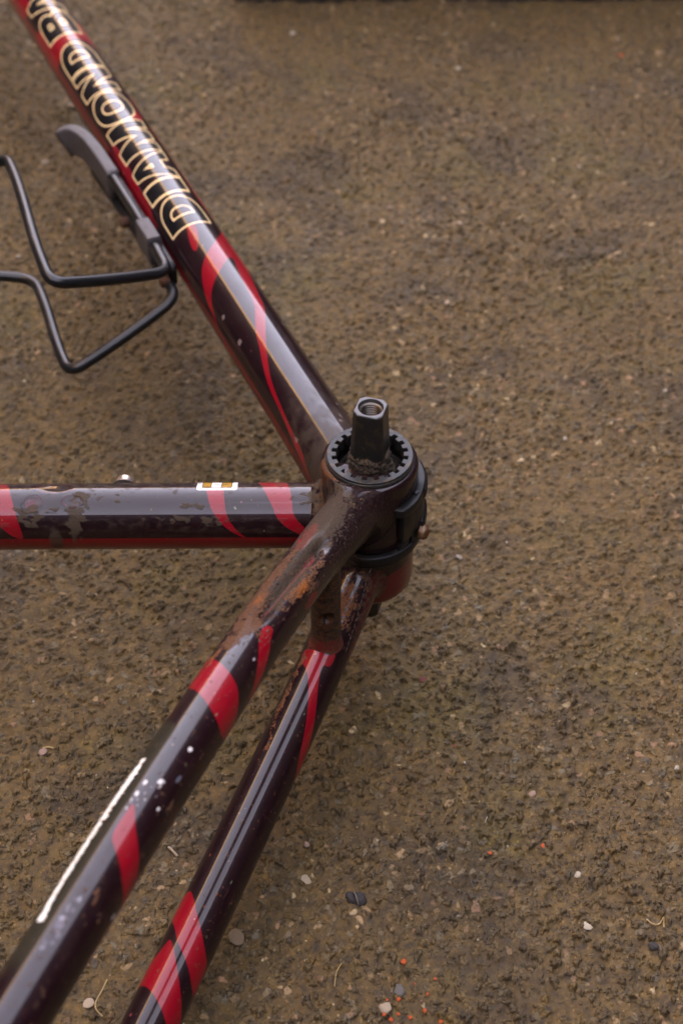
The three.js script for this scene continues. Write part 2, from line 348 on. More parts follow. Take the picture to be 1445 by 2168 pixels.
{
  const s0 = 0, s1 = 0.78;
  const chips = spots([[146, -54, 1.6, 5, 1], [124, -54, 1.8, 5, 1.1], [126, 42, 1.2, 5, .7], [144, 58, 2, 6, .7], [50, 27, 2, 3, .8], [46, 21, 1.5, 5, .8], [50, -62, 1.8, 5, 1], [60, 40, 1, 4, .8], [75, 48, .8, 5, .7]]);
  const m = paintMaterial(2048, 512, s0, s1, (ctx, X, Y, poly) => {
    ctx.fillStyle = '#5c0510'; ctx.fillRect(0, Y(-150), X(250), Y(-79) - Y(-150)); ctx.fillStyle = '#5c0510'; ctx.fillRect(X(190), Y(57), X(780), Y(150) - Y(57)); ctx.fillRect(X(240), Y(-150), X(780), Y(-68) - Y(-150));  // deep red sheen of the tube edges, painted in as strips
    // flames: the long hook towards the shell and the tongues behind the word
    poly([222, 66, 208, 36, 196, 0, 190, -22, 182, -44, 173, -57, 164, -68, 143, -82, 120, -96, 132, -92, 147, -78, 160, -60, 166, -47, 172, -23, 177, -4, 185, 20, 184, 30, 173, 20, 158, 13, 144, 11, 135, 0, 121, -20, 112, -27, 101, -39, 88, -53, 69, -60, 54, -69, 37, -81, 28, -84, 33, -76, 44, -62, 55, -60, 72, -52, 87, -44, 100, -29, 112, -13, 123, 2, 139, 25, 150, 30, 173, 46, 180, 62, 190, 90, 225, 95], RED);
    poly([232, -8, 216, -1, 204, -14, 197, -30, 202, -34, 212, -26, 218, -20, 232, -18], RED);
    poly([246, 40, 300, 58, 330, 40, 368, 44, 384, 70, 370, 100, 240, 95, 222, 60], RED);
    poly([330, 38, 345, 20, 362, 30, 356, 60, 330, 62], PLUM);
    poly([250, -58, 274, -58, 300, -50, 322, -50, 330, -58, 300, -72, 282, -92, 240, -100], RED);
    poly([340, -20, 352, 0, 350, 36, 340, 48, 330, 20], RED);
    poly([430, -58, 438, -30, 446, 0, 440, 40, 430, 66, 480, 96, 500, 64, 470, 44, 452, 10, 452, -20, 470, -54, 484, -62, 470, -96, 430, -92], RED);
    poly([500, -64, 512, -30, 540, -60, 560, -90, 520, -100], RED);
    poly([505, 50, 540, 64, 600, 60, 620, 90, 540, 110], RED);
    printWord(ctx, X, Y);
  }, (s, th, o, R) => {
    const a = th * 0.28;
    if (s < 170) {
      const near = step(170, 20, s), f = chips(s, th), n = s < 155 ? fbm(s * 0.45, a * 0.9, 3) : 0;
      o.scuff = step(0.35, 0.6, f + n * 0.5) * 0.9;
      const line = Math.abs(n2(s * 0.55 + a * 0.7, a * 0.22 + 9));
      if (th > 26 && th < 75) o.scuff = Math.max(o.scuff, step(0.03, 0.0, line) * 0.5 * step(-0.1, 0.3, n2(s * 0.09, a * 0.2)));
      o.mud = step(0.22, 0.6, near * near * 0.55 + 0.4 * fbm(s * 0.16, a * 0.16 + 5, 4)) * 0.55 * near;
      if (R() < 0.004 * near) o.mud = 0.8;
    }
    const veil = step(0.1, 0.5, fbm(s * 0.07, a * 0.12 + 20, 4)); o.mud = Math.max(o.mud, veil * 0.07);
  });
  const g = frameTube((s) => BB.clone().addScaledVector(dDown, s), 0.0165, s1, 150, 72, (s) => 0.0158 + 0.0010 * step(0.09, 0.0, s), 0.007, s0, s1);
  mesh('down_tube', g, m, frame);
}

// seat tube with the clamp dents and the sticker
const dSeat = V(-0.99997, 0, 0.00823);
{
  const s0 = 0, s1 = 0.30;
  const mudF = spots([[118, -6, 16, 7, .7], [108, -18, 8, 4, .5], [76, -28, 9, 8, .75], [140, -40, 8, 30, .55], [124, -30, 5, 40, .55], [126, -60, 4, 40, .6], [66, -55, 22, 14, .55], [90, -52, 18, 8, .35], [30, -20, 14, 30, .3], [148, -45, 6, 30, .5], [22, 0, 6, 60, .75]]);
  const drip = spots([[134.5, -92, 3.2, 34, 1], [126.5, -62, 1.6, 44, 1]]);
  const dent = (s, th) => { const e = (a, b, c, d) => Math.hypot((s - a) / c, (th - b) / d); return [e(135.5, 14, 8, 15), Math.min(e(143.5, -20, 3.5, 15), e(146, -27, 2.5, 10)), e(127, -17, 4.2, 11)]; };
  const m = paintMaterial(2048, 512, s0, s1, (ctx, X, Y, poly) => {
    poly([168, 60, 157, 40, 152, -23, 147, -90, 152, -84, 158, -60, 166, -30, 176, 40], RED);
    poly([74, 70, 71, 12, 70, -11, 68, -40, 61, -73, 52, -92, 55, -82, 59, -64, 62, -45, 63, -10, 65, 60], RED);
    poly([52, 70, 47, 10, 43, -25, 40, -57, 30, -84, 22, -96, 27, -74, 34, -46, 34, -17, 37, 40, 40, 70], RED);
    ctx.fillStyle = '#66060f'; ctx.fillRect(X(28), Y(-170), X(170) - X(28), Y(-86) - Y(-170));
    // sticker: white with two gold fields
    ctx.fillStyle = '#f2eee4'; ctx.beginPath(); ctx.roundRect(X(57.6), Y(5), X(75) - X(57.6), Y(70) - Y(5), 7); ctx.fill();
    for (const [a, b] of [[69, 72.4], [60.2, 64.2]]) { ctx.fillStyle = '#1a1712'; ctx.fillRect(X(a) - 2, Y(13) - 2, X(b) - X(a) + 4, Y(60) - Y(13) + 4); ctx.fillStyle = '#a07c2c'; ctx.fillRect(X(a), Y(13) + 0, X(b) - X(a), Y(60) - Y(13)); }
    ctx.fillStyle = '#1a1712'; ctx.fillRect(X(60), Y(11), X(72.6) - X(60), 3);
    ctx.strokeStyle = 'rgba(120,20,38,0.8)'; ctx.lineWidth = 2.2; ctx.setLineDash([23, 9, 41, 14]); for (const [a, b, c, d] of [[135.5, 14, 8, 15], [143.5, -20, 3.3, 14], [127, -17, 4.0, 11]]) { ctx.beginPath(); ctx.ellipse(X(a), Y(b), X(c) - X(0), Y(d) - Y(0), 0, 0, 6.3); ctx.stroke(); } ctx.setLineDash([]);
    ctx.fillStyle = '#5c1420'; ctx.globalAlpha = 0.6; ctx.beginPath(); ctx.ellipse(X(144), Y(-22), X(2.4) - X(0), Y(10) - Y(0), 0, 0, 6.3); ctx.fill(); ctx.globalAlpha = 1;
  }, (s, th, o, R) => {
    const a = th * 0.25, n = fbm(s * 0.22, a * 0.3, 5);
    o.mud = step(0.5, 0.72, mudF(s, th) + n * 0.9) * 0.85;
    o.mud = Math.max(o.mud, step(0.3, 0.7, drip(s, th) + n * 0.3) * 0.8);
    if (th < -50) o.mud = Math.max(o.mud, step(0.0, 0.5, n + 0.1) * 0.35 * step(-95, -60, th));
    if (th > -5 && th < 40) o.mud = Math.max(o.mud, step(0.1, 0.5, n + 0.25 * step(5, 18, th)) * 0.6);
    o.mud = Math.max(o.mud, 0.08 * step(-0.2, 0.4, fbm(s * 0.1, a * 0.2 + 9, 4)));
    if (R() < 0.002) o.mud = 0.9;
    const line = Math.abs(n2(s * 0.12 + a * 0.5, a * 0.35 - s * 0.03)); o.scuff = step(0.012, 0, line) * 0.4 * step(0.1, 0.4, n2(s * 0.05, a * 0.1));
    o.rust = step(0.35, 0.6, step(32, 18, s) * 0.6 + n * 0.5) * 0.5 * (s < 32 ? 1 : 0); o.tone = 0.3;
    for (const d of dent(s, th)) if (d < 1.3) o.h += -2.2 * step(1.05, 0.55, d) + 0.6 * Math.exp(-((d - 1.1) ** 2) / 0.01);
  });
  m.bumpScale = 0.0012;
  const g = frameTube((s) => BB.clone().addScaledVector(dSeat, s), 0.0165, s1, 150, 64, (s, th) => {
    let r = 0.0143 + 0.0008 * step(0.0253, 0.0247, s + 0.0006 * Math.sin(th * RAD * 2)); for (const d of dent(s * 1000, th)) r -= 0.0005 * step(1.0, 0.3, d); return r;
  }, 0.006, s0, s1);
  mesh('seat_tube', g, m, frame);
  const bolt = mesh('bottle_bolt', lathe([[0.00001, 0.0052], [0.0014, 0.0052], [0.0030, 0.0050], [0.0038, 0.0043], [0.0041, 0.0034], [0.0041, 0.0004], [0.0052, 0.0002], [0.0054, -0.0006], [0.00001, -0.0006]], 40), new THREE.MeshPhysicalMaterial({ color: new THREE.Color(0.55, 0.47, 0.40), metalness: 0.9, roughness: 0.32 }), frame);
  bolt.position.set(-0.1085, 0.0815, -0.0155); bolt.rotation.x = -Math.PI / 2;
  bolt.userData.label = 'shiny silver bolt head behind the seat tube';
}

// chainstays
const H2 = 1.42;
const PHI = 22 * RAD, dStay = V(-Math.sin(PHI), 0, Math.cos(PHI));
const stayCurve = new THREE.CatmullRomCurve3([[0.0, 0.0165], [0.012, 0.022], [0.03, 0.0285], [0.06, 0.0365], [0.1, 0.0434], [0.15, 0.0500], [0.2, 0.0553], [0.26, 0.0595], [0.33, 0.0635], [0.42, 0.067]].map(([t, h]) => V(t, h, 0)));
const stayTables = { '-1': stayCurve.getPoints(400) };
stayTables[1] = new THREE.CatmullRomCurve3([[0.0, 0.0105], [0.012, 0.0165], [0.03, 0.0240], [0.06, 0.0335], [0.1, 0.0424], [0.15, 0.0499], [0.2, 0.0553], [0.26, 0.0595], [0.33, 0.0635], [0.42, 0.067]].map(([t, h]) => V(t, h, 0))).getPoints(400);
function stayH(t, side = 1) { const T = stayTables[side]; let i = 1; while (i < 400 && T[i].x < t) i++; const a = T[i - 1], b = T[i]; return mix(a.y, b.y, (t - a.x) / (b.x - a.x)); }
const stayAxis = (side) => (t) => BB.clone().addScaledVector(dStay, t).add(V(0, side * stayH(Math.max(t, 0.0), side), 0));
{
  const s0 = 0, s1 = 0.40, U = (...p) => p.map((v, i) => (i % 2 ? v : v + 100));
  const rustF = spots(U(0, 0).length ? [[98, 44, 28, 16, .95], [98, 24, 26, 14, .45], [92, -38, 16, 14, .7], [118, 10, 14, 30, .4], [131, 24, 7, 14, .8], [118, 10, 10, 10, .55], [120, -2, 6, 10, .7], [122, -30, 4, 18, .6], [106, 26, 5, 10, .85], [95, 30, 7, 9, .7], [82, 30, 10, 12, .7], [91, -42, 6, 9, 1.1], [85, -62, 5, 10, .9], [97, -30, 4, 10, .6], [139, 40, 5, 12, .6], [112, 34, 8, 10, .5], [205, -44, 3, 6, .6], [200, -64, 3, 8, .8], [238, -30, 4, 8, .7], [75, -45, 8, 12, .6]] : []);
  const orange = spots([[91, -44, 5, 9, 1], [106, 26, 3, 8, .6], [140, 36, 5, 10, .5]]);
  const mudF = spots([[70, 5, 26, 50, .85], [50, 10, 18, 50, .75], [98, -6, 22, 34, 1.0], [90, -30, 10, 20, .4], [32, 45, 22, 60, .85]]);
  const m = paintMaterial(2048, 512, s0, s1, (ctx, X, Y, poly) => {
    const pu = (pts, c) => poly(U(...pts), c);
    pu([50, 70, 36, 56, 40, 30, 42, 6, 45, -24, 47, -45, 49, -58, 56, -100, 60, -112, 64, -100, 65, -71, 63, -42, 60, -10, 56, 21, 53, 60], RED);
    pu([17, -20, 16, -42, 21, -48, 27, -70, 37, -95, 46, -112, 44, -92, 38, -71, 31, -48, 24, -24], RED);
    pu([13, -2, 12, -8, 0, -15, -12, -20, -24, -30, -30, -22, -31, -12, -26, -6, -20, -10, -8, -12], '#5c0610');
    pu([-24, 10, -30, 40, -44, 44, -48, 20, -40, 8], RED);
    pu([-12, -66, -18, -84, -12, -96, -2, -80], '#5e0610');
    pu([105, 0, 108, 3, 119, 3, 122, -14, 125, -32, 131, -70, 134, -112, 127, -118, 122, -80, 117, -48, 113, -26], RED);
    pu([96, -74, 100, -80, 118, -92, 128, -110, 132, -150, 90, -150], '#300408');
    // white paint along the edge of the guard film and its splashes
    ctx.fillStyle = '#fbf5e4'; const R = rng(8);
    for (let t = 88; t < 151; t += 0.35) { const c = mix(25, 33, Math.sin(clamp((t - 88) / 60) * 3.1)) - 7 * step(140, 156, t), w = 6.2 + 3.6 * n2(t * 0.45, 2) + 3.4 * n2(t * 1.5, 8) - 3 * step(93, 88, t) - 2.5 * step(122, 150, t); if (w < 1.6 || Math.abs(t - 113.4) < 0.35) continue; ctx.beginPath(); ctx.ellipse(X(100 + t), Y(c + 14 + 3 * n2(t * 0.9, 31)), 2.6, Math.max(0.8, w) * H2 * 1.45, 0, 0, 6.3); ctx.fill(); }
    for (const [a, b, r] of [[79, -34, 1.3], [95, -20, 1.4], [94.3, -25, .9], [96.4, -23, .9], [97, 2, 1.1], [102, 5, 1.1], [105, 8, .8], [103, -44, 1.0], [101, -8, .5], [103, -14, .5], [104, -2, .5], [105, -20, .45], [99, 10, .45], [106, -8, .4], [108, 6, .7], [138, -88, 1.0], [-100, 0, 1], [33, -42, .9], [100, -28, .4], [98, -12, .35]]) { if (r < 0.5 && R() < 0.45) continue; ctx.fillStyle = r > 0.9 ? 'rgba(205,203,196,0.92)' : 'rgba(150,150,148,0.7)'; for (let q = 0; q < 4; q++) { const m = 0.35 + 0.4 * R(); ctx.beginPath(); ctx.ellipse(X(100 + a) + (R() - 0.5) * r * 4.4, Y(b) + (R() - 0.5) * r * 4.4, r * 5.1 * m, r * 6.5 * m, R() * 3, 0, 6.3); ctx.fill(); } }
    ctx.fillStyle = 'rgba(110,125,135,0.6)'; ctx.beginPath(); ctx.ellipse(X(190), Y(-46), 9, 5, 0.3, 0, 6.3); ctx.fill();
    ctx.fillStyle = 'rgba(150,155,165,0.45)'; for (let i = 0; i < 26; i++) { ctx.beginPath(); ctx.ellipse(X(250 + (R() - 0.5) * 22), Y(-6 + (R() - 0.5) * 14), 2 + R() * 4, 2 + R() * 3, 0, 0, 6.3); ctx.fill(); }
  }, (s, th, o, R) => {
    const a = th * 0.175, n = fbm(s * 0.25, a * 0.35 + 3, 5), n3 = fbm(s * 0.7, a * 0.9, 3), root = step(118, 60, s);
    o.rust = step(0.42, 0.62, rustF(s, th) * 0.9 + n * 0.9 + n3 * 0.85) * 0.9;
    o.tone = clamp(0.15 + orange(s, th) * 1.1 + 0.3 * n3);
    o.mud = step(0.5, 0.95, mudF(s, th) + n * 1.1 + n3 * 0.7) * 0.75 * step(130, 100, s);
    o.mud = Math.max(o.mud, root * 0.25 * step(-0.3, 0.4, n3), 0.06 * step(0, 0.4, n));
    o.film = step(171, 173.5, s + (th - 20) * 0.1) * step(272, 262, s) * step(9, 13, th + 1.5 * n2(s * 0.1, 3)) * step(100, 60, th) * (o.base > 0.2 ? 0 : 0.9);
    o.dull = 0.8 * step(66, 74, s) * step(126, 112, s) * step(-60, -40, th) + 0.55 * step(70, 55, s); 
    if (R() < 0.006 * root) o.mud = 0.9;
    if (o.mud > 0.2 || o.rust > 0.2) o.h = 0.5 * n3;
  }, 0.11);
  m.bumpScale = 0.0011;
  const groove = (t, th) => { // crimp that clears the tyre
    const c = mix(-20, -4, step(0.065, 0.118, t)), w = 17, along = step(0.060, 0.068, t) * step(0.124, 0.108, t);
    return 0.0027 * along * Math.exp(-(((th - c) / w) ** 2)) + 0.0012 * Math.exp(-(((t - 0.066) / 0.004) ** 2) - (((th + 20) / 13) ** 2));
  };
  const g = frameTube(stayAxis(1), 0.0120, s1, 240, 80, (t, th) => 0.0100 + 0.0014 * step(0.075, 0.02, t) - groove(t, th), 0.009, s0, s1);
  const u = mesh('chainstay', g, m, frame);
  u.userData.label = 'rust-spotted upper chainstay with a crimp and white paint along its edge';
}

{
  const s0 = 0, s1 = 0.40, L = (pts) => pts.map((v, i) => (i % 2 ? v : v + 60));
  const rustF = spots([[62, 40, 4, 10, .6], [72, 38, 14, 10, .55], [84, 40, 12, 9, .5], [95, 30, 6, 7, .45], [40, -5, 12, 30, .6], [105, 22, 2, 6, .8], [101, 22, 2, 5, .6], [30, 0, 14, 60, .5]]);
  const m = paintMaterial(2048, 512, s0, s1, (ctx, X, Y, poly) => {
    const pl = (pts, c) => poly(L(pts), c);
    pl([-4, 50, -3, 20, -4, 0, -2, -20, -6, -40, 2, -40, 2, -16, 8, -24, 16, -38, 24, -58, 32, -76, 42, -110, 54, -120, 52, -92, 42, -62, 28, -40, 13, -8, 6, 14, 3, 44], RED);
    pl([-52, -12, -54, -40, -40, -46, -20, -66, 0, -86, 20, -110, 60, -130, 40, -140, -60, -130, -60, -20], '#38040b');
    pl([109, 46, 113, 20, 117, 4, 123, -24, 129, -54, 134, -100, 146, -112, 143, -66, 138, -38, 133, -6, 130, 14, 127, 26, 124, 44, 122, 70, 114, 72], RED);
    pl([140, 70, 136, 44, 130, 34, 131, 22, 135, 4, 143, -28, 152, -70, 157, -110, 166, -110, 161, -60, 155, -22, 151, 10, 149, 40, 150, 72], RED);
    ctx.strokeStyle = 'rgba(225,205,190,0.8)'; ctx.lineWidth = 1.2; ctx.setLineDash([9, 5]); ctx.beginPath(); ctx.moveTo(X(12), Y(-30)); ctx.quadraticCurveTo(X(30), Y(-50), X(52), Y(-62)); ctx.stroke(); ctx.setLineDash([]);
    ctx.strokeStyle = 'rgba(210,180,170,0.35)'; ctx.lineWidth = 1; const R = rng(4); for (let i = 0; i < 26; i++) { const a = 95 + R() * 90, b = -70 + R() * 90; ctx.beginPath(); ctx.moveTo(X(a), Y(b)); ctx.lineTo(X(a + (R() - 0.2) * 6), Y(b + (R() - 0.5) * 12)); ctx.stroke(); }
  }, (s, th, o, R) => {
    const a = th * 0.175, n = fbm(s * 0.3, a * 0.4 + 33, 5), n3 = fbm(s * 0.8, a * 0.9 + 2, 3);
    o.rust = step(0.4, 0.62, rustF(s, th) + n * 0.8 + n3 * 0.8) * 0.85; o.tone = clamp(0.3 + n3);
    o.mud = step(0.4, 0.8, step(62, 30, s) * 0.6 + n) * 0.55 * step(66, 50, s);
    o.mud = Math.max(o.mud, 0.05 * step(0, 0.4, n));
    if (R() < 0.0016 + 0.006 * step(70, 40, s)) o.mud = 0.8;
    if (o.rust > 0.2) o.h = 0.5 * n3;
  }, 0.05);
  const g = frameTube(stayAxis(-1), 0.0120, s1, 200, 72, (t) => 0.0100 + 0.0003 * step(0.06, 0.02, t), 0.0035, s0, s1);
  mesh('chainstay', g, m, frame).userData.label = 'glossy lower chainstay with red bands';
}

// bottom bracket shell
const shellMat = paintMaterial(1024, 512, 0, 0.072, (ctx, X, Y, poly) => {
  // round the shell: degrees = azimuth (0 towards the guide, 90 towards the camera), mm = height
  poly([22, 30, 24, 16, 40, 14, 42, 30, 40, 46, 26, 46], '#6c0610', false);
  poly([0, -60, 16, -60, 18, 0, 17, 60, 10, 90, 0, 90], '#52060d', false);
  poly([48, 170, 56, 160, 62, 172, 50, 178], '#8e1020');
}, (s, th, o, R) => {
  const a = th * 0.35, n = fbm(s * 0.2, a * 0.3 + 60, 5), n3 = fbm(s * 0.6, a * 0.7, 3);
  const left = Math.exp(-(((th - 160) / 34) ** 2));
  o.rust = step(0.42, 0.7, left * 0.75 * step(20, 60, s) + 0.45 * step(62, 66, s) * step(20, 120, th) + n * 0.7 + n3 * 0.6) * 0.8; o.tone = clamp(0.3 + n3);
  o.mud = step(0.45, 0.9, left * 0.8 + n * 0.9 + n3 * 0.5) * 0.7;
  o.mud = Math.max(o.mud, 0.06 * step(0.0, 0.4, n3));
  if (R() < 0.012) o.mud = 0.85;
  o.h = 0.2 * n3 * o.mud;
}, 0.09);
{
  const prof = [[0.0172, 0.0331], [0.0180, 0.0333], [0.0193, 0.0330], [0.0201, 0.0321], [0.0204, 0.0307], [0.0204, 0.0255], [0.0203, 0.0235], [0.0201, 0.0215], [0.0200, 0.0150], [0.0200, 0.005], [0.0200, -0.010], [0.0201, -0.022], [0.0201, -0.0310], [0.0198, -0.0350], [0.0188, -0.0372], [0.0176, -0.0377], [0.0160, -0.0378], [0.0008, -0.0378]];
  const ni = prof.length - 1, nj = 96;
  const g = gridGeometry(ni, nj, (i, j, p) => { const t = (j / nj * 360 - 180) * RAD, r = prof[i][0]; p.set(r * Math.cos(t), BB.y + prof[i][1], r * Math.sin(t)); }, (i, j) => [(Math.max(prof[i][1], -0.0352) + 0.0355) / 0.072, j / nj]);
  mesh('bottom_bracket_shell', g, shellMat, frame).position.x = SX;
}

// bearing cup with its ring of tool notches
const R0 = rng(3);
function grimeTexture(w, h, base, grime, amount, scale, seed) {
  const c = new Uint8Array(w * h * 4), b = new Uint8Array(w * h * 4), R = rng(seed);
  for (let j = 0, k = 0; j < h; j++) for (let i = 0; i < w; i++, k++) {
    const n = fbm(i / w * scale + seed, j / h * scale, 5), t = clamp(step(0.35 - amount, 0.75 - amount, n + 0.35) + (R() < 0.02 ? 0.5 : 0)), q = 0.75 + 0.5 * R();
    for (let x = 0; x < 3; x++) c[4 * k + x] = s8(mix(base[x], grime[x] * q, t));
    c[4 * k + 3] = 255; const hh = 90 + 60 * n + 40 * t * q; b[4 * k] = b[4 * k + 1] = b[4 * k + 2] = clamp(hh, 0, 255); b[4 * k + 3] = 255;
  }
  return { map: dataTexture(c, w, h, true), bumpMap: dataTexture(b, w, h, false) };
}
const ironTex = grimeTexture(256, 256, [0.020, 0.020, 0.0195], [0.050, 0.036, 0.021], 0.02, 6, 12);
const blackTex = grimeTexture(256, 256, [0.009, 0.009, 0.009], [0.036, 0.027, 0.017], 0.0, 7, 21);
const crustTex = grimeTexture(256, 256, [0.011, 0.008, 0.005], [0.065, 0.044, 0.022], 0.22, 9, 31);
const iron = new THREE.MeshPhysicalMaterial({ ...ironTex, bumpScale: 0.0002, metalness: 0.0, roughness: 0.36, specularIntensity: 0.5 });
const blackPlastic = new THREE.MeshPhysicalMaterial({ ...blackTex, bumpScale: 0.0003, roughness: 0.36, specularIntensity: 0.4 });
const crust = new THREE.MeshStandardMaterial({ ...crustTex, bumpScale: 0.0007, roughness: 0.95 });
{
  const shape = new THREE.Shape(); shape.absarc(0, 0, 0.0177, 0, Math.PI * 2, false);
  const hole = new THREE.Path(), K = 20;
  for (let i = 0; i < K; i++) {
    const c = (i + 0.5) / K * 2 * Math.PI, half = Math.PI / K;
    for (const [f, r] of [[-1, 0.0143], [-0.58, 0.0143], [-0.52, 0.0161], [0, 0.0162], [0.52, 0.0161], [0.58, 0.0143]]) { const a = c + f * half; i === 0 && f === -1 ? hole.moveTo(r * Math.cos(a), r * Math.sin(a)) : hole.lineTo(r * Math.cos(a), r * Math.sin(a)); }
  }
  hole.closePath(); shape.holes.push(hole);
  const g = new THREE.ExtrudeGeometry(shape, { depth: 0.0048, bevelEnabled: true, bevelSize: 0.00035, bevelThickness: 0.00035, bevelSegments: 2, curveSegments: 72 });
  g.rotateX(-Math.PI / 2); g.translate(0, BB.y + 0.0322, 0);
  const { position, uv } = g.attributes; for (let i = 0; i < uv.count; i++) uv.setXY(i, position.getX(i) / 0.03, position.getZ(i) / 0.03 + position.getY(i) * 20);
  const cup = mesh('bearing_cup', g, iron, frame); cup.position.set(SX, -0.0013, 0);
  // flange, well and inner seal ring
  mesh('seal_ring', lathe([[0.0162, BB.y + 0.0310], [0.0160, BB.y + 0.0262], [0.0142, BB.y + 0.0258], [0.0139, BB.y + 0.0275], [0.0128, BB.y + 0.0278], [0.0124, BB.y + 0.0262], [0.0090, BB.y + 0.0250], [0.006, BB.y + 0.0250]], 72), blackPlastic, cup);
  const gr = lathe([[0.0182, BB.y + 0.0338], [0.0186, BB.y + 0.0352], [0.0183, BB.y + 0.0362], [0.0176, BB.y + 0.0364], [0.0172, BB.y + 0.0355]], 96);
  mesh('flange', gr, iron, cup);
}
// square spindle
{
  const N = 96, turn = 17 * RAD;
  const oct = (a, half, cut) => { // radius of a square with cut corners
    const t = ((a - turn) % (Math.PI / 2) + Math.PI / 2) % (Math.PI / 2) - Math.PI / 4; // -45..45 about a corner
    const c = Math.cos(Math.PI / 4 - Math.abs(t)), sq = half / c, diag = (half * Math.SQRT2 - cut) / Math.cos(t);
    const k = 0.0004; return -(() => { const x = -sq, y = -diag, m = Math.max(x, y), h = Math.max(k - Math.abs(x - y), 0) / k; return m + h * h * k / 4; })();
  };
  const rows = []; // [y, kind, size]
  const y0 = BB.y;
  rows.push([y0 + 0.0265, 'c', 0.0084], [y0 + 0.0345, 'c', 0.0084], [y0 + 0.0365, 'c', 0.0083]);
  rows.push([y0 + 0.0392, 'o', 0.00725], [y0 + 0.0400, 'o', 0.00712], [y0 + 0.05, 'o', 0.00672], [y0 + 0.0598, 'o', 0.00630], [y0 + 0.0606, 'o', 0.00624], [y0 + 0.0611, 'o', 0.00608], [y0 + 0.0613, 'o', 0.0058]);
  rows.push([y0 + 0.06135, 'c', 0.00530], [y0 + 0.0612, 'c', 0.00510], [y0 + 0.0598, 'c', 0.00475]);
  const body = (rr) => gridGeometry(rr.length - 1, N, (i, j, p) => {
    const a = -j / N * 2 * Math.PI, [y, k, s] = rr[i], r = k === 'c' ? s : Math.min(oct(a, s, 0.0015), s + 0.0018);
    p.set(r * Math.cos(a), y, r * Math.sin(a));
  }, (i, j) => [j / N * 2, (rr[i][0] - y0) / 0.03]);
  const steel = new THREE.MeshPhysicalMaterial({ ...ironTex, bumpScale: 0.00012, metalness: 0.3, roughness: 0.34, specularIntensity: 0.6 });
  const spindle = mesh('spindle', mergeGeometries([body(rows.slice(0, 3)), body(rows.slice(3, 8))]), steel, frame); spindle.position.x = SX;
  mesh('spindle_face', body(rows.slice(7)), new THREE.MeshPhysicalMaterial({ color: new THREE.Color(0.075, 0.073, 0.07), metalness: 0.5, roughness: 0.4, bumpMap: ironTex.bumpMap, bumpScale: 0.00015 }), spindle);
  const th = [[0.00475, y0 + 0.0598]]; // threads
  for (let i = 0; i < 11; i++) { const y = y0 + 0.0594 - i * 0.00125; th.push([0.00385, y], [0.00385, y - 0.0002], [0.0045, y - 0.00062], [0.0045, y - 0.0008]); }
  th.push([0.0038, y0 + 0.0445], [0.00001, y0 + 0.0440]);
  mesh('thread', lathe(th, 40), new THREE.MeshPhysicalMaterial({ color: new THREE.Color(0.10, 0.085, 0.07), metalness: 0.8, roughness: 0.35 }), spindle);
  // grime heaped round the foot of the spindle
  const g = gridGeometry(26, 80, (i, j, p) => {
    const a = j / 80 * 2 * Math.PI, t = i / 26, y = mix(0.0258, 0.0395, t) + 0.0010 * n2(Math.cos(a) * 3, Math.sin(a) * 3 + 9) * t;
    let r = mix(0.0112, 0.0083, Math.pow(t, 0.55)) + 0.0007 * n2(a * 4 + 3, t * 7) + 0.0003 * n2(Math.cos(a) * 14 + t * 9, Math.sin(a) * 14);
    if (t > 0.86) r = mix(r, 0.0070, (t - 0.86) / 0.14);
    p.set(r * Math.cos(-a), y0 + y, r * Math.sin(-a));
  }, (i, j) => [j / 80 * 3, i / 26]);
  mesh('grime', g, crust, spindle);
  // the lower end of the spindle and the lower cup
  const low = body([[y0 - 0.030, 'c', 0.0084], [y0 - 0.0400, 'c', 0.0084], [y0 - 0.0412, 'o', 0.0069], [y0 - 0.0585, 'o', 0.0064], [y0 - 0.0602, 'o', 0.0060], [y0 - 0.0604, 'c', 0.003]]);
  mesh('spindle_end', low, steel, spindle);
  mesh('bearing_cup', lathe([[0.0090, y0 - 0.0388], [0.0150, y0 - 0.0392], [0.0168, y0 - 0.0388], [0.0172, y0 - 0.0376], [0.0172, y0 - 0.0366]], 64), blackPlastic, frame).position.x = SX;
}

